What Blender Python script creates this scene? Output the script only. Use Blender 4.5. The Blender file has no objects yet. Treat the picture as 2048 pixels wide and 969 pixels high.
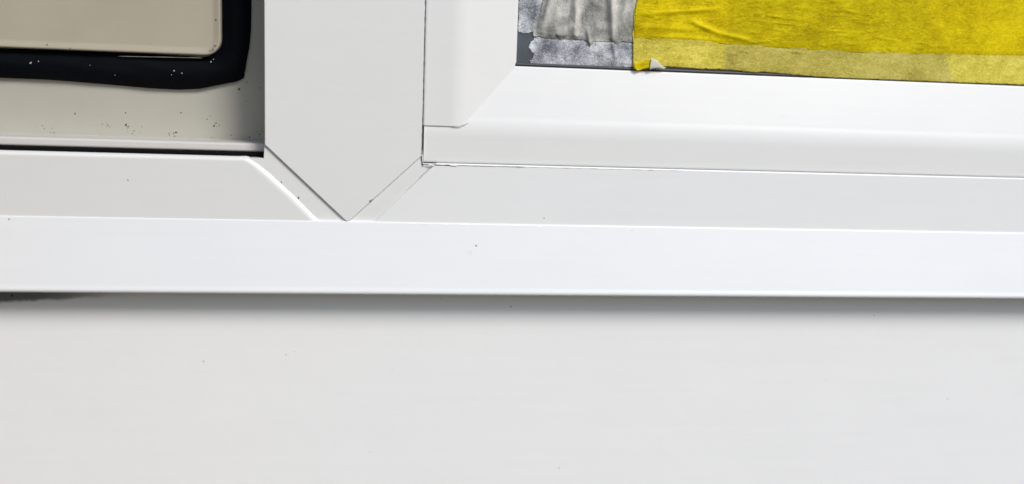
import bpy, bmesh, math, random
from mathutils import Vector, Matrix, noise
random.seed(7)
S = bpy.context.scene
R = math.radians

# ---------------------------------------------------------------- camera
D = 0.45                                   # metres from the window face (Y = 0)
YAW, PITCH, ROLL, FPX = R(-8.11), R(9.25), R(2.13), 1950.0
def rot3(a, ax): return Matrix.Rotation(a, 3, ax)
M = rot3(ROLL, 'Z') @ rot3(PITCH, 'X') @ rot3(YAW, 'Y')      # (right, down, in) -> image axes
def w(v): return Vector((v[0], v[2], -v[1]))
AX, AY, AZ = w(M[0]), w(M[1]), w(M[2])     # image right, image down, view direction in the world
CAM = Vector((0.0, -D, 0.0))
cam_data = bpy.data.cameras.new('camera'); cam = bpy.data.objects.new('camera', cam_data)
S.collection.objects.link(cam); S.camera = cam
m = Matrix((AX, -AY, -AZ)).transposed().to_4x4(); m.translation = CAM
cam.matrix_world = m
cam_data.sensor_width = 36; cam_data.lens = 36 * FPX / 2048
cam_data.clip_start = 0.01; cam_data.clip_end = 200
cam_data.dof.use_dof = True; cam_data.dof.focus_distance = 0.455; cam_data.dof.aperture_fstop = 4.5

# ---------------------------------------------------------------- world, sun, exposure
SUN_EL, SUN_AZ, SUN_ANG = 41, 34, 20       # degrees; azimuth to the right of straight at the window
W = bpy.data.worlds.new('World'); S.world = W; W.use_nodes = True
nt = W.node_tree; nt.nodes.clear()
sky = nt.nodes.new('ShaderNodeTexSky'); sky.sky_type = 'NISHITA'; sky.sun_disc = False
sky.sun_elevation = R(SUN_EL); sky.sun_rotation = R(180 - SUN_AZ)
sky.air_density = 1.0; sky.dust_density = 1.0; sky.ozone_density = 1.0
bg = nt.nodes.new('ShaderNodeBackground'); bg.inputs['Strength'].default_value = 0.068
out = nt.nodes.new('ShaderNodeOutputWorld')
nt.links.new(sky.outputs[0], bg.inputs[0]); nt.links.new(bg.outputs[0], out.inputs[0])
sun_d = bpy.data.lights.new('sun', 'SUN'); sun_d.energy = 1.4; sun_d.angle = R(SUN_ANG); sun_d.color = (1, .975, .935)
sun = bpy.data.objects.new('sun', sun_d); S.collection.objects.link(sun)
el, az = R(SUN_EL), R(SUN_AZ)
to_sun = Vector((math.sin(az)*math.cos(el), -math.cos(az)*math.cos(el), math.sin(el)))
sun.rotation_euler = (-to_sun).to_track_quat('-Z', 'Y').to_euler()
S.view_settings.view_transform = 'Standard'; S.view_settings.look = 'None'
S.view_settings.exposure = 0.94; S.view_settings.gamma = 1.0
S.render.engine = 'CYCLES'

# ---------------------------------------------------------------- placing helpers
def at(px, py, Y):                          # a photograph pixel (2048 wide) on the plane at depth Y
    d = AX*(px-1024) + AY*(py-484.5) + AZ*FPX
    return CAM + d*((Y-CAM.y)/d.y)
def X(px, py, Y): return at(px, py, Y).x
def Z(px, py, Y): return at(px, py, Y).z
def Zl(a, b, Y): return (Z(a[0], a[1], Y) + Z(b[0], b[1], Y))/2   # a horizontal line seen through two pixels
def XZ(px, py, Y):
    p = at(px, py, Y); return (p.x, p.z)

# ---------------------------------------------------------------- materials
def mat(name): 
    m = bpy.data.materials.new(name); m.use_nodes = True
    return m, m.node_tree, m.node_tree.nodes['Principled BSDF']
def N(nt, t, **k):
    n = nt.nodes.new(t)
    for a, b in k.items():
        if a in n.inputs: n.inputs[a].default_value = b
        else: setattr(n, a, b)
    return n
def ramp(nt, stops):
    r = nt.nodes.new('ShaderNodeValToRGB'); e = r.color_ramp.elements
    e[0].position, e[0].color = stops[0]; e[1].position, e[1].color = stops[-1]
    for p, c in stops[1:-1]:
        x = e.new(p); x.color = c
    return r
def coords(nt, sc=(1, 1, 1)):
    tc = N(nt, 'ShaderNodeTexCoord'); mp = N(nt, 'ShaderNodeMapping')
    mp.inputs['Scale'].default_value = sc
    nt.links.new(tc.outputs['Object'], mp.inputs[0]); return mp.outputs[0]

def plastic(name, col, rough=.38, bump=.06, var=.03, col2=None, fine=1400, streak=.985):
    m, nt, b = mat(name); L = nt.links.new
    c = coords(nt)
    n1 = N(nt, 'ShaderNodeTexNoise', Scale=22.0, Detail=4.0, Roughness=.55); L(c, n1.inputs['Vector'])
    c2 = col2 or tuple(x*(1-var*2.2) for x in col)
    r = ramp(nt, [(.3, (*c2, 1)), (.7, (*col, 1))]); L(n1.outputs[0], r.inputs[0])
    # faint extrusion streaks and wiped dirt
    cs = coords(nt, (14, 300, 300)); n2 = N(nt, 'ShaderNodeTexNoise', Scale=1.0, Detail=5.0); L(cs, n2.inputs['Vector'])
    r2 = ramp(nt, [(.25, (streak, streak, streak, 1)), (.6, (1, 1, 1, 1))]); L(n2.outputs[0], r2.inputs[0])
    mx = N(nt, 'ShaderNodeMix', data_type='RGBA', blend_type='MULTIPLY'); mx.inputs['Factor'].default_value = 1
    L(r.outputs[0], mx.inputs[6]); L(r2.outputs[0], mx.inputs[7]); L(mx.outputs[2], b.inputs['Base Color'])
    n3 = N(nt, 'ShaderNodeTexNoise', Scale=float(fine), Detail=3.0); L(c, n3.inputs['Vector'])
    n4 = N(nt, 'ShaderNodeTexNoise', Scale=120.0, Detail=2.0); L(c, n4.inputs['Vector'])
    ad = N(nt, 'ShaderNodeMath', operation='MULTIPLY_ADD'); L(n4.outputs[0], ad.inputs[0]); ad.inputs[1].default_value = 3.0; L(n3.outputs[0], ad.inputs[2])
    bp = N(nt, 'ShaderNodeBump', Strength=bump, Distance=.0002); L(ad.outputs[0], bp.inputs['Height']); L(bp.outputs[0], b.inputs['Normal'])
    rr = N(nt, 'ShaderNodeMapRange'); rr.inputs['To Min'].default_value = rough-.06; rr.inputs['To Max'].default_value = rough+.1
    L(n4.outputs[0], rr.inputs['Value']); L(rr.outputs[0], b.inputs['Roughness'])
    return m
M_FRAME = plastic('white_pvc', (.775, .775, .762), var=.008)
M_BEAD = plastic('white_bead_pvc', (.785, .782, .77), rough=.34, var=.008)
M_RAIL_LIT = plastic('lit_rail_pvc', (.83, .832, .83), var=.008)  # right rail only: the stronger light on that side is in the colour
M_SILL = plastic('white_sill_pvc', (.78, .79, .80), rough=.36, var=.008)
M_WALL = plastic('white_wall_paint', (.875, .872, .865), var=.006, rough=.5, bump=.12, fine=900)
M_SASH = plastic('aged_beige_pvc', (.48, .465, .405), rough=.42, var=.04, col2=(.44, .425, .365))
M_LIP = plastic('lip_pvc', (.62, .60, .58), rough=.4)
M_SEALANT = plastic('sealant', (.86, .86, .85), rough=.3)

def rubber():
    m, nt, b = mat('black_rubber'); L = nt.links.new; c = coords(nt)
    n = N(nt, 'ShaderNodeTexNoise', Scale=60.0, Detail=6.0, Roughness=.7); L(c, n.inputs['Vector'])
    r = ramp(nt, [(.35, (.0008, .0012, .002, 1)), (.75, (.0015, .0025, .006, 1))]); L(n.outputs[0], r.inputs[0])
    L(r.outputs[0], b.inputs['Base Color']); b.inputs['Roughness'].default_value = .7
    b.inputs['Specular IOR Level'].default_value = .1
    n2 = N(nt, 'ShaderNodeTexNoise', Scale=1800.0, Detail=3.0); L(c, n2.inputs['Vector'])
    bp = N(nt, 'ShaderNodeBump', Strength=.25, Distance=.0002); L(n2.outputs[0], bp.inputs['Height']); L(bp.outputs[0], b.inputs['Normal'])
    return m
M_RUB = rubber()
def flat(name, col, rough=.6):
    m, nt, b = mat(name); c = coords(nt)
    n = N(nt, 'ShaderNodeTexNoise', Scale=900.0, Detail=3.0); nt.links.new(c, n.inputs['Vector'])
    r = ramp(nt, [(.3, (*[x*.7 for x in col], 1)), (.7, (*col, 1))]); nt.links.new(n.outputs[0], r.inputs[0])
    nt.links.new(r.outputs[0], b.inputs['Base Color']); b.inputs['Roughness'].default_value = rough
    return m
M_DIRT = flat('dirt', (.10, .085, .075), .9)
M_DIRT2 = flat('soft_dirt', (.30, .275, .24), .9)
M_DUST = flat('pale_dust', (.5, .5, .48), .9)
M_GAP = flat('dark_joint', (.09, .09, .095), .8)
def dark_patch(YW):  # dark see-through patch on the wall, fading downwards and to the right
    m = flat('dark_patch', (.07, .08, .095), .8); nt = m.node_tree; L = nt.links.new
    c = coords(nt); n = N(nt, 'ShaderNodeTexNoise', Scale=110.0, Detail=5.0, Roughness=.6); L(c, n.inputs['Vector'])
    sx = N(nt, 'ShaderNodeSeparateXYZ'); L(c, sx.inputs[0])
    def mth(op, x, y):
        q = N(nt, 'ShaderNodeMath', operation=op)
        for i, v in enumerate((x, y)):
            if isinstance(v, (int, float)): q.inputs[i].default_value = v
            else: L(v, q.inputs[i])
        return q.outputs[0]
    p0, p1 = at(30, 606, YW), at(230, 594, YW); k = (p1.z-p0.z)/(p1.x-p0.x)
    low = mth('ADD', mth('MULTIPLY', mth('SUBTRACT', sx.outputs[0], p0.x), k), p0.z)      # lower edge of the dark patch
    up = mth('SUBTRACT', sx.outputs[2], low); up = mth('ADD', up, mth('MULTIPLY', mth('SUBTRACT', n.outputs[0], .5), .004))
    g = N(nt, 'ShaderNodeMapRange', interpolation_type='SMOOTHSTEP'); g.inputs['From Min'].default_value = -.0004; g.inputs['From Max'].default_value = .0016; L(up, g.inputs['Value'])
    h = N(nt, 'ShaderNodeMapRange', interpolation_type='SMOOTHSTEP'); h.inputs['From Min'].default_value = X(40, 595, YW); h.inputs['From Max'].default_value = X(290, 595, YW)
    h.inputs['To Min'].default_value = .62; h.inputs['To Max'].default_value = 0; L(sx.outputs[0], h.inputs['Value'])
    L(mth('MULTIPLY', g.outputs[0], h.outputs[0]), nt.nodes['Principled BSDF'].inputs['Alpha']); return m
def glass():
    m, nt, b = mat('dark_glass'); L = nt.links.new; c = coords(nt)
    n = N(nt, 'ShaderNodeTexNoise', Scale=90.0, Detail=3.0); L(c, n.inputs['Vector'])
    r = ramp(nt, [(.35, (.030, .045, .072, 1)), (.7, (.062, .082, .115, 1))]); L(n.outputs[0], r.inputs[0])
    L(r.outputs[0], b.inputs['Base Color']); b.inputs['Roughness'].default_value = .12
    return m
M_GLASS = glass()

Y_G = .0078
def tape(name, cols, amin, amax, low=.55, dst=1.6, fs=(1400, 1400, 1400), bump=.6, trans=.25, thr=(.35, .62), dull=None, lift=(.0006, .0020, 0)):
    """Crepe paper: opaque fibres with the surface below showing between them."""
    m, nt, b = mat(name); L = nt.links.new
    c = coords(nt, fs); big = coords(nt)
    dist = N(nt, 'ShaderNodeTexNoise', Scale=1.0, Detail=6.0, Roughness=.7, Distortion=dst); L(c, dist.inputs['Vector'])
    lo = N(nt, 'ShaderNodeTexNoise', Scale=75.0, Detail=3.0, Roughness=.6); L(big, lo.inputs['Vector'])
    mixn = N(nt, 'ShaderNodeMath', operation='MULTIPLY_ADD'); L(lo.outputs[0], mixn.inputs[0]); mixn.inputs[1].default_value = low
    L(dist.outputs[0], mixn.inputs[2])
    nrm = N(nt, 'ShaderNodeMath', operation='MULTIPLY'); L(mixn.outputs[0], nrm.inputs[0]); nrm.inputs[1].default_value = 1/(1+low)
    r = ramp(nt, [(thr[0], (*cols[0], 1)), (.5, (*cols[1], 1)), (thr[1], (*cols[2], 1))]); L(nrm.outputs[0], r.inputs[0])
    col = r.outputs[0]
    if dull:                                # stretch that lies on bare glass, between two strips of backing
        sx = N(nt, 'ShaderNodeSeparateXYZ'); L(big, sx.inputs[0])
        wob = N(nt, 'ShaderNodeTexNoise', Scale=220.0, Detail=3.0); L(big, wob.inputs['Vector'])
        wx = N(nt, 'ShaderNodeMath', operation='MULTIPLY_ADD'); L(wob.outputs[0], wx.inputs[0]); wx.inputs[1].default_value = .004; L(sx.outputs[0], wx.inputs[2])
        sl = N(nt, 'ShaderNodeMath', operation='MULTIPLY_ADD'); L(sx.outputs[2], sl.inputs[0]); sl.inputs[1].default_value = (X(1860, 10, Y_G)-X(1908, 165, Y_G))/(Z(1908, 165, Y_G)-Z(1860, 10, Y_G)); L(wx.outputs[0], sl.inputs[2])
        k = sl.inputs[1].default_value
        a = N(nt, 'ShaderNodeMapRange'); xa = X(1450, 90, Y_G)+.002; a.inputs['From Min'].default_value = xa-.0012; a.inputs['From Max'].default_value = xa+.0022
        L(wx.outputs[0], a.inputs['Value'])
        e = N(nt, 'ShaderNodeMapRange'); xe = X(1885, 90, Y_G)+.002+k*Z(1885, 90, Y_G); e.inputs['From Min'].default_value = xe-.002; e.inputs['From Max'].default_value = xe+.002
        e.inputs['To Min'].default_value = 1; e.inputs['To Max'].default_value = 0; L(sl.outputs[0], e.inputs['Value'])
        am = N(nt, 'ShaderNodeMath', operation='MULTIPLY'); L(a.outputs[0], am.inputs[0]); L(e.outputs[0], am.inputs[1])
        dm = N(nt, 'ShaderNodeMix', data_type='RGBA', blend_type='MULTIPLY'); L(am.outputs[0], dm.inputs['Factor']); L(col, dm.inputs[6]); dm.inputs[7].default_value = (*dull, 1)
        # the right end is the freshest, most saturated stretch
        col = dm.outputs[2]
    # where the paper stands off the glass it is drier and paler
    la = N(nt, 'ShaderNodeAttribute', attribute_name='lift'); lm = N(nt, 'ShaderNodeMapRange')
    lm.inputs['From Min'].default_value = lift[0]; lm.inputs['From Max'].default_value = lift[1]; lm.inputs['To Max'].default_value = lift[2]
    L(la.outputs['Fac'], lm.inputs['Value'])
    lx = N(nt, 'ShaderNodeMix', data_type='RGBA'); L(lm.outputs[0], lx.inputs['Factor']); L(col, lx.inputs[6]); lx.inputs[7].default_value = (*cols[2], 1)
    col = lx.outputs[2]
    L(col, b.inputs['Base Color']); b.inputs['Roughness'].default_value = .62
    b.inputs['Specular IOR Level'].default_value = .06
    bp = N(nt, 'ShaderNodeBump', Strength=bump, Distance=.0003); L(dist.outputs[0], bp.inputs['Height']); L(bp.outputs[0], b.inputs['Normal'])
    mr = N(nt, 'ShaderNodeMapRange'); mr.inputs['From Min'].default_value = thr[0]; mr.inputs['From Max'].default_value = thr[1]
    mr.inputs['To Min'].default_value = amin; mr.inputs['To Max'].default_value = amax
    L(nrm.outputs[0], mr.inputs['Value'])
    tl = N(nt, 'ShaderNodeBsdfTranslucent'); L(col, tl.inputs[0]); L(bp.outputs[0], tl.inputs['Normal'])
    m1 = N(nt, 'ShaderNodeMixShader'); m1.inputs[0].default_value = trans; L(b.outputs[0], m1.inputs[1]); L(tl.outputs[0], m1.inputs[2])
    tp = N(nt, 'ShaderNodeBsdfTransparent')
    tp.inputs[0].default_value = (*[min(1, x/max(cols[2])*1.0) for x in cols[2]], 1)
    m2 = N(nt, 'ShaderNodeMixShader'); L(mr.outputs[0], m2.inputs[0]); L(tp.outputs[0], m2.inputs[1]); L(m1.outputs[0], m2.inputs[2])
    L(m2.outputs[0], nt.nodes['Material Output'].inputs['Surface'])
    return m
M_GREY_THIN = tape('thin_grey_tape', ((.22, .23, .26), (.55, .56, .60), (.92, .93, .95)), .50, 1.0, fs=(620, 900, 900), trans=.05, thr=(.40, .60), dst=2.6, low=1.0)
M_GREY = tape('grey_tape', ((.19, .195, .19), (.42, .415, .385), (.72, .70, .65)), .62, 1.0, fs=(1000, 1000, 1000), trans=.05, bump=.4, low=1.3, thr=(.38, .60), dst=2.0, lift=(.0005, .0018, .75))
M_YEL = tape('yellow_tape', ((.58, .50, .08), (.82, .70, .10), (.94, .82, .17)), .74, .95, dull=(.78, .78, 1.1), fs=(380, 800, 800), trans=.05, bump=.7, thr=(.38, .60), dst=2.0, lift=(.0004, .0012, .6))
M_YEL2 = tape('dense_yellow_tape', ((.52, .39, .003), (.74, .57, .004), (.92, .74, .010)), .84, .96, dull=(.86, .88, .9), fs=(280, 800, 800), trans=.05, bump=.7, thr=(.38, .61), dst=2.0, lift=(.0004, .0012, .7))
M_TORN = tape('torn_backing', ((.68, .66, .56), (.76, .74, .64), (.84, .82, .74)), .8, 1.0, trans=.1)

# ---------------------------------------------------------------- object helpers
def empty(name, loc, label, cat, group=None):
    o = bpy.data.objects.new(name, None); S.collection.objects.link(o); o.location = loc
    o.empty_display_size = .02
    o['label'] = label; o['category'] = cat
    if group: o['group'] = group
    return o
def link(name, bm, mats, parent=None, bevel=None, seg=3, smooth=True, label=None, angle=25, wn=False):
    """world-space bmesh -> one mesh object, parented"""
    if parent is not None:
        bmesh.ops.translate(bm, verts=bm.verts, vec=-parent.location)
    me = bpy.data.meshes.new(name); bm.to_mesh(me); bm.free()
    for m_ in (mats if isinstance(mats, (list, tuple)) else [mats]): me.materials.append(m_)
    o = bpy.data.objects.new(name, me); S.collection.objects.link(o)
    if parent is not None: o.parent = parent
    if smooth:
        for p in me.polygons: p.use_smooth = True
    if bevel:
        b = o.modifiers.new('bevel', 'BEVEL'); b.width = bevel; b.segments = seg; b.limit_method = 'ANGLE'; b.angle_limit = R(angle)
        b.harden_normals = True
    if wn:
        q = o.modifiers.new('normals', 'WEIGHTED_NORMAL'); q.weight = 90; q.keep_sharp = False
    if label: o['label'] = label
    return o
def prism(bm, poly, Yf, Yb):
    """polygon of (x, z), extruded from the front plane Yf to the back Yb"""
    f = [bm.verts.new((x, Yf, z)) for x, z in poly]; b = [bm.verts.new((x, Yb, z)) for x, z in poly]
    n = len(poly)
    bm.faces.new(f); bm.faces.new(b[::-1])
    for i in range(n): bm.faces.new((f[i], b[i], b[(i+1) % n], f[(i+1) % n]))
    bmesh.ops.recalc_face_normals(bm, faces=bm.faces)
def specks(bm, pts, Y, idx=1, off=.00006):
    """small flat irregular spots lying on a face: (px, py, radius px)"""
    for px, py, r in pts:
        c = at(px, py, Y-off); rr = r*(D+Y)/FPX; n = 9
        el_ = random.uniform(.55, 1); a0 = random.uniform(0, 3.14)
        vs = []
        for k in range(n):
            t = 2*math.pi*k/n; q = rr*random.uniform(.65, 1.15)
            u, v = q*math.cos(t), q*el_*math.sin(t)
            vs.append(bm.verts.new((c.x+u*math.cos(a0)-v*math.sin(a0), Y-off, c.z+u*math.sin(a0)+v*math.cos(a0))))
        f = bm.faces.new(vs)
        f.normal_update()
        if f.normal.y > 0: f.normal_flip()
        f.material_index = idx
def dense(prof, e=.0005):
    """support points next to each bend so that only the bend itself shades as rounded"""
    out = []
    for a, b in zip(prof, prof[1:]):
        out.append(a); va, vb = Vector(a), Vector(b); l = (vb-va).length
        if l > 4*e: out += [tuple(va.lerp(vb, e/l)), tuple(va.lerp(vb, 1-e/l))]
    return out+[prof[-1]]
def sweep_x(bm, prof, x0, x1, nx=1, wob=0, idx=0):
    """profile of (Y, z) swept along X"""
    rows = []; prof = dense(prof)
    for i in range(nx+1):
        x = x0+(x1-x0)*i/nx
        rows.append([bm.verts.new((x, y+(wob*noise.noise((x*90, k*9, 3)) if wob else 0), z+(wob*noise.noise((x*90, k*7, 8)) if wob else 0))) for k, (y, z) in enumerate(prof)])
    for a, b in zip(rows, rows[1:]):
        for k in range(len(prof)-1):
            f = bm.faces.new((a[k], a[k+1], b[k+1], b[k])); f.material_index = idx
    for row in (rows[0], rows[-1]):
        if len(prof) > 2: bm.faces.new([bm.verts.new(v.co) for v in row])
def close(prof): return prof+[prof[0]]
def arc(c, r, a0, a1, n): return [(c[0]+r*math.cos(R(a0+(a1-a0)*i/n)), c[1]+r*math.sin(R(a0+(a1-a0)*i/n))) for i in range(n+1)]

# ================================================================ large structure
XL, XR, ZT = X(-110, 300, 0), .52, .26                 # how far the window is built beyond the picture
# levels (Y: minus is towards the camera)
Y_BAND, Y_RAIL, Y_MUL, Y_BEAD, Y_GLASS = .0009, 0.0, -.0003, .0012, .0094
Z_CT = Zl((0, 429.5), (2048, 466), 0)       # where the rail meets the sill
Y_NOSE = -.0085; Z_CB = Zl((0, 580), (2048, 594), Y_NOSE)
Y_WALL = .0054

# --- unseen blocker added left of the window to dim that side
bm = bmesh.new()
prism(bm, [(-.30, .6), (XL, .6), (XL, -.6), (-.30, -.6)], -.34, .06)
side_blocker = link('wall', bm, flat('blocker_dark', (.07, .06, .055), .9), smooth=False)
side_blocker['kind'] = 'structure'
# --- wall under the sill
bm = bmesh.new()
wz = Z_CB+.003
prism(bm, [(XL-.6, wz), (XR+.6, wz), (XR+.6, -1.2), (XL-.6, -1.2)], Y_WALL, Y_WALL+.1)
specks(bm, [(407,723,1.7),(572,710,1.3),(589,704,.8),(1022,614,2.0),(785,740,.7),(1118,936,1.2),(1895,798,1.0),(1748,631,1.3),
            (24,592,3.0),(1680,619,1.2),(883,598,1.0),(786,743,.6)], Y_WALL)
specks(bm, [(1500,880,1.1),(740,905,1.0),(1650,760,1.0)], Y_WALL, 2)
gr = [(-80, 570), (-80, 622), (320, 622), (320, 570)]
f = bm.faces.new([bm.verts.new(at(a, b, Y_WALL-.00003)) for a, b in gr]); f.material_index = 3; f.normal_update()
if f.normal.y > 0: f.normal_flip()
wall = link('wall', bm, [M_WALL, M_DIRT, M_DUST, dark_patch(Y_WALL)], smooth=False)
wall['label'] = 'smooth white wall below the projecting window sill'; wall['category'] = 'wall'

# --- sill
sill = empty('window_sill', (0, 0, Z_CT), 'long white plastic sill sloping out beneath the window frame', 'window sill')
bm = bmesh.new()
ns = 6
prof = [(.012, Z_CT+.0000), (.0003, Z_CT), (-.0003, Z_CT-.0004)]
prof += [(Y_NOSE+.0008, Z_CB+.0026), (Y_NOSE+.00045, Z_CB+.0012), (Y_NOSE, Z_CB+.0004), (Y_NOSE, Z_CB-.0006), (Y_NOSE+.0006, Z_CB-.0012),
         (Y_NOSE+.0016, Z_CB-.0012), (Y_NOSE+.0018, Z_CB+.0010), (Y_WALL+.0005, Z_CB+.0035), (.012, Z_CB+.0045)]
sweep_x(bm, close(prof), XL-.03, XR+.03, 90, 0)
bmesh.ops.recalc_face_normals(bm, faces=bm.faces)
def sill_specks(pts):
    for px, py, r in pts:
        # on the sloping face between its top and nose
        t = (py-448)/(587-448); Yp = -.0006+(Y_NOSE+.0018)*max(0, min(1, t))
        lo, hi = -.0006, Y_NOSE+.0012
        for _ in range(30):
            y = (lo+hi)/2; z = at(px, py, y).z
            zs = (Z_CT-.0006)+(y+.0006)/(Y_NOSE+.0018)*((Z_CB+.0026)-(Z_CT-.0006))
            if z > zs: lo = y      # still above the slope: come nearer
            else: hi = y
        c = at(px, py, y-.0001); rr = r*(D+y)/FPX
        vs = [bm.verts.new((c.x+rr*math.cos(k*.9)*random.uniform(.7, 1.2), c.y-.00002-(-rr*math.sin(k*.9)*.5), c.z+rr*math.sin(k*.9)*.85)) for k in range(7)]
        f = bm.faces.new(vs); f.material_index = 1
sill_specks([(952, 492, 1.9), (18, 439, 1.6), (1264, 461, .9)])
link('sill_board', bm, [M_SILL, M_DIRT], sill)

bm = bmesh.new(); sweep_x(bm, close([(Y_NOSE+.003, Z_CB+.0009), (Y_NOSE+.003, Z_CB+.0040), (Y_WALL+.001, Z_CB+.0040), (Y_WALL+.001, Z_CB+.0009)]), XL, XR, 1)
bmesh.ops.recalc_face_normals(bm, faces=bm.faces)
link('bounce_blocker', bm, M_RUB, sill, smooth=False)  # added dark strip hidden behind the nose, deepens the shade under the sill

# --- the window
WIN = empty('window_frame', (0, 0, Z_CT), 'white plastic window frame with mullion meeting the bottom rail in a V joint', 'window')
# bottom rail body (the level seen in the two diagonal bands of the V)
ZRT_L = Zl((0, 302), (490, 317), 0)         # top of the rail, left of the mullion
ZRT_R = Zl((846, 329), (2048, 354), 0)      # top of the rail, right of it
bm = bmesh.new()
xs = X(530, 310, Y_BAND)
prism(bm, [(XL, ZRT_L-.0012), (X(490, 318, Y_BAND)-.001, ZRT_L-.0012), (X(500, 318, Y_BAND), ZRT_L-.0002), (xs-.0006, ZRT_L-.0002), (xs, ZRT_L+.010), (X(845, 312, Y_BAND), ZRT_L+.010),
           (X(845, 312, Y_BAND)+.0004, ZRT_R-.0003), (XR, ZRT_R-.0012), (XR, Z_CT-.004), (XL, Z_CT-.004)], Y_BAND, .07)
specks(bm, [(563, 365, 1.5), (597, 396, 2.3)], Y_BAND)
link('bottom_rail', bm, [M_FRAME, M_DIRT], WIN, bevel=.0002)
# raised face left of the V: a pillowed edge along the mitre
def plate(name, poly, front, back, bev, sp, seg=4, m_=M_FRAME):
    bm = bmesh.new(); prism(bm, poly, front, back); specks(bm, sp, front)
    return link(name, bm, [m_, M_DIRT], WIN, bevel=bev, seg=seg)
zb = Z_CT-.0035
mit = [XZ(q[0]+5, q[1], 0) for q in [(484, 315), (496, 319), (512, 329), (535, 347), (560, 370), (585, 393), (612, 420), (630, 438), (646, 448), (668, 465)]]
bm = bmesh.new(); rows = []
for ins, top, y in [(0, 0, .03), (0, 0, .0010), (.0005, .00015, .00080), (.0011, .0004, .00055), (.0019, .0008, .00022), (.0027, .0012, .00005), (.0036, .0016, 0), (.0042, .0019, 0)]:
    row = [(XL, ZRT_L-top), (mit[0][0]-.004-ins*.4, ZRT_L-top)]+[(x-ins*min(1, .25+i*.25), z-top*max(0, 1-i*.3)-ins*.25*min(1, i*.3)) for i, (x, z) in enumerate(mit)]
    row[-1] = (row[-1][0], zb)
    rows.append([bm.verts.new((x, y, z)) for x, z in row])
for p, q in zip(rows, rows[1:]):
    for k in range(len(p)-1): bm.faces.new((p[k], p[k+1], q[k+1], q[k]))
bm.faces.new([bm.verts.new(v.co) for v in rows[-1]]+[bm.verts.new((XL, 0, zb))])
bmesh.ops.recalc_face_normals(bm, faces=bm.faces)
if bm.faces[:][-1].normal.y > 0: bmesh.ops.reverse_faces(bm, faces=bm.faces)
specks(bm, [(256, 361, 1.6)], Y_RAIL)
link('rail_face', bm, [M_FRAME, M_DIRT], WIN)
pR = [XZ(872, 333, 0), (XR, ZRT_R), (XR, zb), XZ(733, 468, 0)]
pR[0] = (pR[0][0], ZRT_R); pR[3] = (pR[3][0], zb)
plate('rail_face', pR, Y_RAIL+.0001, .03, .0008, [(1088, 437, 1.2)], m_=M_RAIL_LIT)
# mullion
bm = bmesh.new()
ml = X(528.5, 150, Y_MUL); mr = (X(851, 0, Y_MUL)+X(844, 300, Y_MUL))/2
pm = [(ml, ZT), (ml, Z(528, 290, Y_MUL)), XZ(695, 446, Y_MUL), (mr, Z(843, 312, Y_MUL)), (mr, ZT)]
prism(bm, pm, Y_MUL, .070)
link('mullion', bm, [M_FRAME, M_DIRT], WIN, bevel=.0005, seg=3)
# small dark chip on the right mitre
bm = bmesh.new(); specks(bm, [(741, 402.5, 2.6), (745, 400, 1.6)], Y_MUL, 0, .0001)
link('joint_chip', bm, M_GAP, WIN, smooth=False)

# grey line on the right mitre, the shade of its edge put into colour
bm = bmesh.new()
def ribbon(bm, pts, width, Y, thick=.0004):
    prev = None
    for i, (px, py, k) in enumerate(pts):
        c = at(px, py, Y); a = pts[max(0, i-1)]; b = pts[min(len(pts)-1, i+1)]
        d = at(b[0], b[1], Y)-at(a[0], a[1], Y); n_ = Vector((-d.z, 0, d.x)).normalized()
        wd = width*k
        q = [c+n_*wd/2, c+Vector((0, -thick, 0)), c-n_*wd/2]
        q = [bm.verts.new(v) for v in q]
        if prev:
            for j in range(2): bm.faces.new((prev[j], prev[j+1], q[j+1], q[j]))
        prev = q
ribbon(bm, [(864.5-115*i/30, 333+114*i/30, .9+.7*noise.noise((i*.3, 7, 7))) for i in range(31)], .00075, Y_BAND-.00012, .00003)
link('mitre_line', bm, flat('mitre_shade', (.50, .49, .51), .6), WIN, smooth=False)

# --- glazing beads
zg = Zl((1033, 130), (2048, 171), Y_GLASS)             # lower edge of the glass
zf = Zl((1000, 256), (2048, 287), Y_BEAD)              # where the slope turns into the front
zbb = Zl((846, 328), (2048, 353), Y_BEAD)              # bottom of the bead
def soft(p0, p1, p2, r, n=8):                          # rounded corner at p1 between p0 and p2
    p0, p1, p2 = Vector(p0), Vector(p1), Vector(p2)
    a = p1+(p0-p1).normalized()*r; b = p1+(p2-p1).normalized()*r
    return [tuple((1-t)**2*a+2*t*(1-t)*p1+t*t*b) for t in [i/n for i in range(n+1)]]
bm = bmesh.new()
hp = [(.03, zbb), (Y_BEAD+.0008, zbb), (Y_BEAD+.0002, zbb+.0002), (Y_BEAD, zbb+.0007)]
hp += soft((Y_BEAD, zbb), (Y_BEAD, zf), (Y_GLASS+.001, zg-.0004), .0045)
hp += [(Y_GLASS-.0010, zg-.0009), (Y_GLASS-.0004, zg-.0003), (Y_GLASS+.0006, zg), (.03, zg)]
xbl = X(846.5, 300, Y_BEAD)
sweep_x(bm, close(hp), xbl, XR, 1)
bmesh.ops.recalc_face_normals(bm, faces=bm.faces)
for v in bm.verts:
    if v.co.x < xbl+.0001 and v.co.y < .004: v.co.x += .0002
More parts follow.
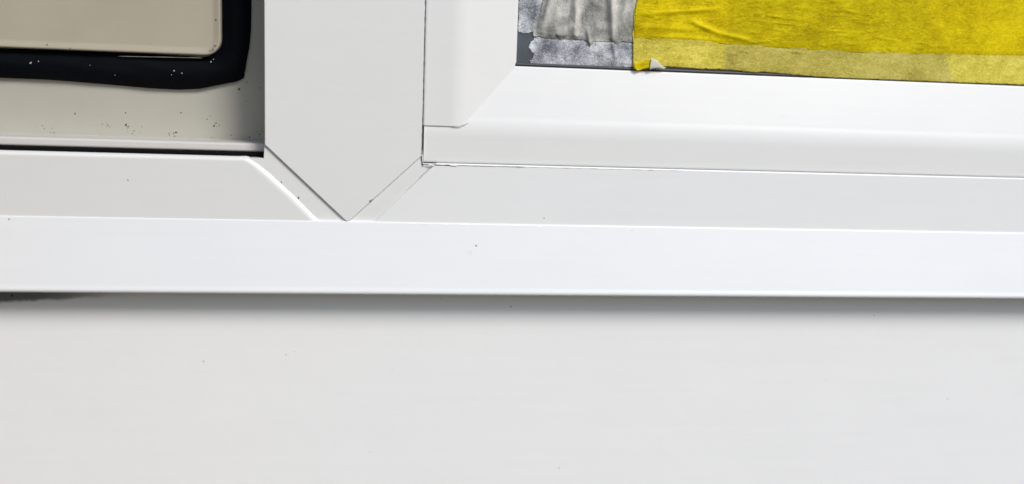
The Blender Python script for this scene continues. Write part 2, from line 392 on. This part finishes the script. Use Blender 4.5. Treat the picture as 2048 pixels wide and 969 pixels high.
def slope_specks(pts, pa, pb, horiz=True):
    for px, py, r in pts:
        lo, hi = pb[0], pa[0]              # pa deep, pb near
        for _ in range(30):
            y = (lo+hi)/2; p = at(px, py, y); v = p.z if horiz else p.x
            s = pb[1]+(y-pb[0])/(pa[0]-pb[0])*(pa[1]-pb[1])
            inside = (v < s) if horiz else (v < s)
            if inside: hi = y
            else: lo = y
        c = at(px, py, y-.0001); rr = r*(D+y)/FPX
        vs = []
        for k in range(7):
            u, t = rr*math.cos(k*.9)*random.uniform(.6, 1.3), rr*math.sin(k*.9)*.8
            sl = (pa[0]-pb[0])/(pa[1]-pb[1])
            vs.append(bm.verts.new((c.x+u, c.y-.00003+(t if horiz else u)*sl, c.z+t)))
        f = bm.faces.new(vs); f.material_index = 1
slope_specks([(1312, 178, 1.9), (1336, 155, 1.6), (1832, 212, 1.3), (1346, 174, .9), (1565, 232, .8)], (Y_GLASS, zg), (Y_BEAD, zf))
link('glazing_bead', bm, [M_BEAD, M_DUST], WIN)
# vertical bead: laps over the end of the lower one
Yv = Y_BEAD-.0004
xg = (X(1038, 5, Y_GLASS)+X(1033, 128, Y_GLASS))/2; xf = X(920, 200, Yv)
xb0 = mr+.00035
zend = Zl((852, 251), (915, 253), Yv)
prof = [(xb0, .03), (xb0, Yv+.0008), (xb0+.0002, Yv+.0002), (xb0+.0007, Yv)]
prof += [(a, b) for b, a in soft((Yv, xb0), (Yv, xf), (Y_GLASS+.001, xg-.0004), .0045)]
prof += [(xg-.0009, Y_GLASS-.0010), (xg-.0003, Y_GLASS-.0004), (xg, Y_GLASS+.0006), (xg, .03)]
prof = dense(prof); bm = bmesh.new()
zs = [ZT]+[ZT-(ZT-zend)*k/60 for k in range(1, 60)]+['e']
rows = []
for z in zs:
    row = []
    for k, (x, y) in enumerate(prof):
        if z == 'e':
            t = max(0, (x-(xf-.004))/(xg-xf+.004)); zz = zend-.0008*min(1, t*6) if t < .3 else zend-.0008
            if k <= 3: zz += .0003
        else: zz = z
        jx = .00012*noise.noise((zz*300, 5.5, 1))+.0001*noise.noise((zz*1100, 2, 1)) if k < 3 else 0
        row.append(bm.verts.new((x+jx, y, zz)))
    rows.append(row)
for a, b in zip(rows, rows[1:]):
    for k in range(len(prof)): bm.faces.new((a[k], a[(k+1) % len(prof)], b[(k+1) % len(prof)], b[k]))
bm.faces.new([bm.verts.new(v.co) for v in rows[0]]); bm.faces.new([bm.verts.new(v.co) for v in rows[-1]])
bmesh.ops.recalc_face_normals(bm, faces=bm.faces)
slope_specks([(981, 92, 1.2), (982, 98, .9), (845, 168, .5)], (Y_GLASS, xg), (Yv, xf), False)
link('glazing_bead', bm, [M_BEAD, M_DUST], WIN)
# hairline where the two beads are mitred
bm = bmesh.new(); prev = None
path = [(905, 252.6), (918, 252.6), (929, 250.5), (938, 246), (950, 234), (962, 220), (975, 203), (990, 184), (1005, 166), (1018, 150), (1030, 135)]
path = [(a[0]+(b[0]-a[0])*t/4, a[1]+(b[1]-a[1])*t/4) for a, b in zip(path, path[1:]) for t in range(4)]
for i, (px, py) in enumerate(path):
    y = Yv
    for _ in range(12):
        x = at(px, py, y).x; y = .5*y+.5*max(Yv, Yv+(x-xf)/(xg-xf)*(Y_GLASS+.0008-Yv))
    c = at(px, py, y-.0005); k = .00011*(1+.8*noise.noise((px*.06, 2, 2)))
    q = [bm.verts.new((c.x-k, c.y, c.z+k)), bm.verts.new((c.x+k, c.y, c.z-k))]
    if prev: bm.faces.new((prev[0], prev[1], q[1], q[0]))
    prev = q
link('mitre_line', bm, flat('bead_mitre_grime', (.40, .40, .42), .6), WIN, smooth=False)
# dark packing showing in the crack between mullion and beads, and under the bead
def ribbon(bm, pts, width, Y, thick=.0004):
    prev = None
    for i, (px, py, k) in enumerate(pts):
        c = at(px, py, Y); a = pts[max(0, i-1)]; b = pts[min(len(pts)-1, i+1)]
        d = at(b[0], b[1], Y)-at(a[0], a[1], Y); n_ = Vector((-d.z, 0, d.x)).normalized()
        wd = width*k
        q = [c+n_*wd/2, c+Vector((0, -thick, 0)), c-n_*wd/2]
        q = [bm.verts.new(v) for v in q]
        if prev:
            for j in range(2): bm.faces.new((prev[j], prev[j+1], q[j+1], q[j]))
        prev = q
bm = bmesh.new(); pts = []
for i in range(95):
    t = i/94; y = -40+t*350
    pts.append((851.2-7.0*max(0, t-.115)/.885, y, (1.0+.8*noise.noise((y*.09, 0, 0))+(.55 if y > 254 else 0))))
ribbon(bm, pts, .00036, Y_MUL-.0001, .00005)
ribbon(bm, [(843.5, 312, 1.4), (843, 318, 1.2), (844.5, 324, 1), (845, 330, 1.6), (848, 330, .9)], .00040, Y_BAND-.0004, .0001)
pts = [(846+i*8, 329.7+i*.19+.5*noise.noise((i*.7, 1, 1)), max(.15, (1.1 if i < 8 else .6 if i < 26 else .2)+.9*noise.noise((i*.9, 4, 0)))) for i in range(66)]
ribbon(bm, pts, .00030, Y_RAIL-.0001, .00003)
link('joint_gap', bm, M_GAP, WIN, smooth=False, label='thin dark crack between mullion and glazing beads')
# sealant smears
def tube(bm, pts, r, n=6, wob=.35):
    prev = None
    for i, (px, py, Y) in enumerate(pts):
        c = at(px, py, Y); rr = r*(1+wob*noise.noise((px*.05, py*.1, 2)))
        if i in (0, len(pts)-1): rr *= .15
        q = [bm.verts.new((c.x, c.y-rr*.7*math.cos(2*math.pi*k/n), c.z+rr*math.sin(2*math.pi*k/n))) for k in range(n)]
        if prev:
            for k in range(n): bm.faces.new((prev[k], prev[(k+1) % n], q[(k+1) % n], q[k]))
        prev = q
bm = bmesh.new()
tube(bm, [(757+i*8, 447.6+i*.155+.25*noise.noise((i*.4, 0, 0)), -.0001) for i in range(43)], .0006)
tube(bm, [(1094+i*8, 453.6+i*.135, -.0001) for i in range(34)], .00045)
link('sealant_line', bm, M_SEALANT, WIN, label='smeared white sealant where rail meets sill')
bm = bmesh.new()
tube(bm, [(855+i*3, 330.5+.25*i, -.0002) for i in range(6)], .00035)
tube(bm, [(900+i*3, 331.2+.1*i, -.0002) for i in range(6)], .0003)
tube(bm, [(1034+i*3, 333.2+.1*i, -.0002) for i in range(5)], .0003)
link('sealant_line', bm, M_SEALANT, WIN)

# --- glass
bm = bmesh.new()
prism(bm, [(xg-.006, ZT), (XR, ZT), (XR, zg-.006), (xg-.006, zg-.006)], Y_GLASS, Y_GLASS+.006)
link('glass_pane', bm, M_GLASS, WIN, smooth=False)
# black gasket lip hugging the bead along the glass
bm = bmesh.new()
gp = [(Y_GLASS+.0001, zg+.0012), (Y_GLASS-.0006, zg+.0010), (Y_GLASS-.0009, zg+.0004), (Y_GLASS-.0009, zg-.0004), (Y_GLASS+.0001, zg-.0006)]
sweep_x(bm, gp, xg-.001, XR, 1)
link('glazing_gasket', bm, flat('grey_gasket', (.05, .052, .06), .5), WIN)

# ================================================================ left light: sash with its rubber seal
Y_LIP, Y_SASH = .010, .034
xm = ml+.03                                  # runs behind the mullion
SASH = empty('opening_sash', (X(250, 280, Y_LIP), Y_SASH, Z(250, 280, Y_LIP)), 'beige recessed sash left of the mullion, with raised panel and specks of dirt', 'window sash')
z_lt = Zl((0, 271), (520, 289), Y_LIP); z_lb = Zl((0, 291), (525, 306), Y_LIP)
bm = bmesh.new()
prism(bm, [(XL, z_lt), (xm, z_lt), (xm, z_lb), (XL, z_lb)], Y_LIP, Y_SASH+.003)
link('sash_lip', bm, M_LIP, SASH, bevel=.0012)
bm = bmesh.new()
prism(bm, [(XL, ZT), (xm, ZT), (xm, z_lb), (XL, z_lb)], Y_SASH, Y_SASH+.02)
rs = random.Random(4)
sp = [(150,228,2.0),(251,226,1.9),(252,250,3.2),(256,254,1.8),(268,262,1.5),(265,268,1.6),(205,249,1.3),(216,252,1.2),(104,257,1.1),(89,258,1.0),(108,266,1.6),
      (352,265,2.8),(347,267,1.5),(338,267,1.2),(349,273,1.6),(362,226,1.7),(432,247,2.0),(428,252,2.6),(414,239,1.4),(478,179,2.6),(499,275,2.0),(519,269,2.2),
      (494,165,1.3),(521,176,1.3),(462,271,1.3),(424,275,1.0),(518,284,1.2),(508,190,.9),(414,186,1.0),(160,243,.8),(480,250,1.0)]
specks(bm, sp, Y_SASH)
sp2 = [(rs.gauss(c[0], 14), rs.gauss(c[1], 9), rs.uniform(.6, 1.8)) for c in [(100,262),(210,252),(262,262),(345,270),(430,250),(500,270),(500,180)]*5]
sp2 = [p for p in sp2 if 190 < p[1] < 276 and p[0] < 524]
specks(bm, sp2, Y_SASH, 2, .00005)
link('sash_frame', bm, [M_SASH, M_DIRT, M_DIRT2], SASH, smooth=False)
# black weather strip lying in the slot above the rail
bm = bmesh.new()
prism(bm, [(XL, z_lb-.0001), (xs-.0002, z_lb-.0001), (xs-.0002, z_lb-.012), (XL, z_lb-.012)], .0075, .03)
link('weather_strip', bm, M_RUB, SASH, bevel=.0008)
# raised inner panel
Y_PAN = .027
bm = bmesh.new()
zp = Zl((0, 95), (400, 110), Y_PAN); xp = X(441, 40, Y_PAN)
Y_IN = Y_PAN+.0006
def loop(ins, y, rc):
    x, z = xp-ins, zp+ins
    P = [(XL, z)]+[(x-rc+rc*math.sin(R(a)), z+rc-rc*math.cos(R(a))) for a in range(0, 91, 9)]+[(x, ZT)]
    return [bm.verts.new((p, y, q)) for p, q in P]
LO = [loop(0, Y_SASH+.002, .0075), loop(0, Y_PAN+.0007, .0075), loop(.0002, Y_PAN+.0002, .0074), loop(.0007, Y_PAN, .0072),
      loop(.0011, Y_PAN+.0001, .0070), loop(.0024, Y_IN-.0003, .0058), loop(.0032, Y_IN, .0050), loop(.0038, Y_IN, .0044)]
for p, q in zip(LO, LO[1:]):
    for k in range(len(p)-1): bm.faces.new((p[k], p[k+1], q[k+1], q[k]))
bm.faces.new([bm.verts.new(v.co) for v in LO[-1]]+[bm.verts.new((XL, Y_IN, ZT))])
bmesh.ops.recalc_face_normals(bm, faces=bm.faces)
if bm.faces[-1].normal.y > 0: bmesh.ops.reverse_faces(bm, faces=bm.faces)
specks(bm, [(94, 90, 1.6), (432, 40, 2.0), (300, 88, .8), (240, 60, .6), (140, 97, 1.3)], Y_PAN)
specks(bm, [(425, 99, 3.5), (420, 102, 3), (430, 92, 3)], Y_PAN, 2)
link('sash_panel', bm, [plastic('beige_panel', (.47, .43, .335), rough=.4, col2=(.42, .38, .295)), M_DIRT, M_DIRT2], SASH)
# the seal itself: a soft hollow strip, bulging, bent round the corner
inner = [(-420, 84), (-60, 95), (0, 97), (100, 100), (200, 104), (300, 108), (370, 112), (408, 115), (421, 112), (432, 103), (438, 90), (441, 70), (442, 40), (443, 0), (444, -60), (446, -340)]
outer = [(-420, 142), (-60, 152), (0, 156), (100, 160), (200, 168), (300, 177), (360, 180), (400, 178), (440, 170), (476, 163), (488, 156), (491, 138), (495, 115), (499, 92), (502, 60), (503, 0), (504, -60), (506, -340)]
def resample(path, n):
    P = [Vector((a, b)) for a, b in path]; Ls = [0]
    for a, b in zip(P, P[1:]): Ls.append(Ls[-1]+(b-a).length)
    res = []
    for i in range(n):
        s = Ls[-1]*i/(n-1); k = 0
        while k < len(P)-2 and Ls[k+1] < s: k += 1
        t = (s-Ls[k])/(Ls[k+1]-Ls[k]); res.append(P[k].lerp(P[k+1], t))
    return res
bm = bmesh.new(); n = 160; nt_ = 12; prev = None
# keep the corners opposite each other
ci, co = 9, 10
I = resample(inner[:ci+1], 110)+resample(inner[ci:], 51)[1:]; O = resample(outer[:co+1], 110)+resample(outer[co:], 51)[1:]
for i, (a, b) in enumerate(zip(I, O)):
    row = []
    for k in range(nt_+1):
        t = k/nt_; p = a.lerp(b, t)
        h = .0050*(math.sin(math.pi*(.04+.92*t)))**.55 + .0004*noise.noise((i*.12, k*.3, 4))
        row.append(bm.verts.new(at(p.x, p.y, Y_SASH-.0002-h)))
    if prev:
        for k in range(nt_): bm.faces.new((prev[k], prev[k+1], row[k+1], row[k]))
    prev = row
specks(bm, [(61, 127, 2.0), (63, 125, 1.4), (77, 123, 1.6), (348, 142, 1.9), (364, 147, 1.5), (343, 150, .9), (422, 124, 1.8), (427, 119, 1.2), (180, 131, .9), (230, 151, .8)], Y_SASH-.0056, 1, .0003)
link('rubber_seal', bm, [M_RUB, M_DUST], SASH)
# thin pale lip caught between panel and seal
bm = bmesh.new()
tube(bm, [(235+i*9, 113.0+i*.18, Y_SASH-.0054) for i in range(20)], .0002, wob=.5)
link('panel_edge', bm, flat('panel_edge_grey', (.22, .21, .18), .6), SASH)

# ================================================================ tape on the glass
def sheet(name, top, bottom, left, right, Y, m_, hfun, label, cat='tape', group=None, jag=(.0, .0), step=2.6, parent=None, seed=0):
    """A thin sheet with torn edges. top/bottom: lists (px, py); left/right: functions of py"""
    def interp(L_, x):
        if x <= L_[0][0]: return L_[0][1]
        for a, b in zip(L_, L_[1:]):
            if x <= b[0]: return a[1]+(b[1]-a[1])*(x-a[0])/(b[0]-a[0])
        return L_[-1][1]
    lx = [p[0] for p in left]; rx = [p[0] for p in right]
    x0, x1 = min(lx), max(rx); nx = max(8, int((x1-x0)/step)); y0 = min(p[1] for p in top); y1 = max(p[1] for p in bottom); ny = max(8, int((y1-y0)/step))
    lv = sorted([(p[1], p[0]) for p in left]); rv = sorted([(p[1], p[0]) for p in right])
    bm = bmesh.new(); g = []; lifts = []
    for j in range(ny+1):
        row = []
        for i in range(nx+1):
            u, v = i/nx, j/ny
            yy = y0+(y1-y0)*v
            a = interp(lv, yy)+jag[0]*(noise.noise((yy*.25, seed, 0))+.6*noise.noise((yy*.9, seed, 5)))
            b = interp(rv, yy)+jag[0]*(noise.noise((yy*.25, seed, 9))+.6*noise.noise((yy*.9, seed, 7)))
            px = a+(b-a)*u
            ta = interp(top, px); bo = interp(bottom, px)+jag[1]*(noise.noise((px*.12, seed, 3))+.6*noise.noise((px*.6, seed, 1)))
            py = ta+(bo-ta)*v
            e = min(1, (px-a)/9, (b-px)/9, (bo-py)/7, (py-ta)/7)
            h0 = max(.00012, hfun(px, py)); h = .00006+(h0-.00006)*max(.12, e)
            vt = bm.verts.new(at(px, py, Y-h)); lifts.append(h); row.append(vt)
        g.append(row)
    for r0, r1 in zip(g, g[1:]):
        for i in range(nx): bm.faces.new((r0[i], r1[i], r1[i+1], r0[i+1]))
    o = link(name, bm, m_, parent)
    at_ = o.data.attributes.new('lift', 'FLOAT', 'POINT'); at_.data.foreach_set('value', lifts)
    sm = o.modifiers.new('thickness', 'SOLIDIFY'); sm.thickness = .00008; sm.offset = -1
    for p in o.data.polygons: p.use_smooth = True
    if cat:
        o['label'] = label; o['category'] = cat
        if group: o['group'] = group
    return o
def fold(px, py, x0, y0, x1, y1, wd, h):
    """ridge along a segment"""
    dx, dy = x1-x0, y1-y0; L2 = dx*dx+dy*dy; t = max(0, min(1, ((px-x0)*dx+(py-y0)*dy)/L2))
    d = math.hypot(px-x0-t*dx, py-y0-t*dy)/wd
    return h*math.exp(-d*d)*(1-.6*abs(2*t-1)**3)
def crinkle(px, py, s, a, sx=1, sy=1, seed=0): return a*noise.fractal((px*s*sx, py*s*sy, seed), .8, 2.1, 4)
GT = 'strips of masking tape stuck on the glass'
# thin fibrous strip along the bottom
sheet('masking_tape', [(1050, 82), (1078, 74), (1300, 86)], [(1055, 130), (1080, 133), (1282, 135), (1460, 142)],
      [(1080, 60), (1066, 78), (1057, 90), (1061, 104), (1069, 114), (1064, 124), (1060, 134), (1066, 150)], [(1286, 60), (1283, 140)],
      Y_GLASS-.0002, M_GREY_THIN, lambda x, y: .0003+.00012*noise.noise((x*.1, y*.1, 0))+fold(x, y, 1222, 70, 1232, 118, 4, .0008),
      'lowest pale grey masking tape strip, fibrous, along the bottom edge of the glass', group=GT, jag=(4, 1.6), step=1.6, seed=2)
# strip in the upper left corner
sheet('masking_tape', [(1030, -90), (1100, -90)], [(1036, 64), (1050, 67), (1062, 66), (1080, 62), (1090, 60)],
      [(1040, -90), (1038, 20), (1036, 70)], [(1092, -90), (1084, 10), (1078, 40), (1070, 70)],
      Y_GLASS-.0003, M_GREY_THIN, lambda x, y: .0003+crinkle(x, y, .05, .0002, seed=3)+fold(x, y, 1082, 5, 1066, 66, 6, .0010),
      'narrow grey masking tape strip beside the left bead, torn off above the bare glass corner', group=GT, jag=(2.5, 4), step=1.6, seed=5)
# crumpled main strip
def h_main(x, y):
    h = .0003+crinkle(x, y, .022, .0004, 1.5, .6, 6)+crinkle(x, y, .12, .00008, seed=2)
    h += fold(x, y, 1112, -40, 1085, 62, 7, .0016)+fold(x, y, 1156, -40, 1150, 82, 9, .0022)+fold(x, y, 1150, 50, 1112, 72, 12, .0014)
    h += fold(x, y, 1224, -40, 1226, 80, 8, .0024)+fold(x, y, 1176, 60, 1182, 92, 5, .0012)+fold(x, y, 1262, -30, 1240, 60, 9, .0011)
    h -= fold(x, y, 1122, 5, 1118, 55, 13, .0008)+fold(x, y, 1190, -20, 1190, 70, 14, .0009)
    return h
sheet('masking_tape', [(1040, -90), (1330, -90)], [(1066, 72), (1090, 76), (1140, 79), (1168, 80), (1180, 93), (1190, 84), (1222, 84), (1232, 92), (1242, 84), (1300, 86)],
      [(1092, -90), (1086, 10), (1080, 40), (1066, 72), (1066, 90)], [(1296, -90), (1284, 140)],
      Y_GLASS-.0005, M_GREY, h_main, 'crumpled warm grey masking tape patch with upright folds, left of the yellow tape', group=GT, jag=(2, 3), step=1.6, seed=8)
# pale pieces under the yellow
sheet('masking_tape', [(1280, -90), (1460, -90)], [(1270, 128), (1440, 134), (1462, 136)], [(1290, -90), (1276, 140)], [(1446, -90), (1452, 60), (1449, 100), (1455, 140)],
      Y_GLASS-.0006, M_TORN, lambda x, y: .0002+crinkle(x, y, .05, .0001, seed=5), 'pale masking tape under the left end of the yellow tape', group=GT, jag=(2, 1), step=4)
sheet('masking_tape', [(1870, -90), (2200, -90)], [(1890, 160), (2200, 170), (3300, 216)], [(1858, -90), (1872, 20), (1880, 100), (1888, 120), (1908, 165)], [(3300, -90), (3300, 180)],
      Y_GLASS-.0006, M_TORN, lambda x, y: .0002, 'pale masking tape under the right part of the yellow tape', group=GT, jag=(3, 1), step=6)
YB = [(1266, 139), (1300, 137), (1330, 133), (1345, 134), (1400, 138), (1440, 139), (1470, 141), (1512, 146), (1522, 144), (1590, 150), (1650, 155), (1720, 158), (1800, 161), (1900, 165), (2048, 170), (3300, 219)]
YE = [(1302, -90), (1296, 0), (1288, 12), (1274, 33), (1269, 60), (1267, 85), (1267, 105), (1264, 122), (1266, 145)]
def h_yel(x, y):
    # wrinkled across where it is stuck badly, flat at the right end
    k = max(0, min(1, (1900-x)/300))
    h = .0002+(.15+.85*k)*crinkle(x, y, .05, .00016, .45, 1.8, 1)
    for (a, b, c, d, wd, hh) in WR: h += fold(x, y, a, b, c, d, wd, hh)
    return h
rw = random.Random(11)
WR = [(1280, 28, 1440, 18, 5, .0007), (1280, 54, 1400, 60, 6, .0005), (1385, 44, 1436, 66, 6, .0011), (1436, 66, 1500, 80, 5, .0008), (1320, 75, 1430, 82, 6, .0004)]
for i in range(34):
    x = rw.uniform(1460, 1860); y = rw.uniform(8, 104); WR.append((x, y, x+rw.uniform(18, 55), y+rw.uniform(-4, 9), rw.uniform(1.4, 2.4), rw.uniform(.0001, .00032)))
ytape = sheet('yellow_tape', [(1260, -90), (3300, -90)], YB, YE, [(3300, -90), (3300, 230)], Y_GLASS-.0011, M_YEL, h_yel,
      'wide pale yellow tape reaching down to the bottom edge of the glass, torn left end', group='yellow tapes on the glass', jag=(1.4, 1.3), step=2.6, seed=3)
def h_yel2(x, y): return .00008+h_yel(x, y)
sheet('yellow_tape', [(1260, -90), (3300, -90)], [(1266, 76), (1330, 82), (1450, 89), (1600, 99), (1720, 106), (1880, 110), (2048, 112), (3300, 160)],
      [(a+3, b) for a, b in YE], [(3300, -90), (3300, 230)], Y_GLASS-.0012, M_YEL2, h_yel2,
      'deep golden yellow tape layered over the pale yellow one, with the crumpled folds', group='yellow tapes on the glass', jag=(1.2, 1.6), step=2.6, seed=6)
# curled corner of the pale yellow tape
def patch(name, P, m_, label):
    bm = bmesh.new(); vs = [bm.verts.new(at(a, b, Y_GLASS-c)) for a, b, c in P]; bm.faces.new(vs)
    bmesh.ops.triangulate(bm, faces=bm.faces); bmesh.ops.subdivide_edges(bm, edges=bm.edges, cuts=4, use_grid_fill=True)
    for v in bm.verts: v.co += Vector((.00012*noise.noise(v.co*900), -.0005*noise.noise(v.co*260+Vector((3, 1, 2))), .00012*noise.noise(v.co*1100)))
    o = link(name, bm, m_, ytape, label=label)
    sm = o.modifiers.new('thickness', 'SOLIDIFY'); sm.thickness = .0001
    return o
patch('curled_corner', [(1267, 127, .0022), (1284, 124, .0026), (1302, 120, .0030), (1303, 136, .0030), (1284, 139.5, .0026), (1275, 142, .0030), (1269, 137, .0030)], M_YEL2, 'folded over corner of yellow tape')
patch('torn_flap', [(1302, 116, .0036), (1313, 121, .0032), (1326, 133, .0026), (1332, 136, .0024), (1326, 139, .0024), (1321, 135, .0027), (1309, 137, .0032), (1299, 140, .0034)], M_TORN, 'whitish torn flap of tape backing')
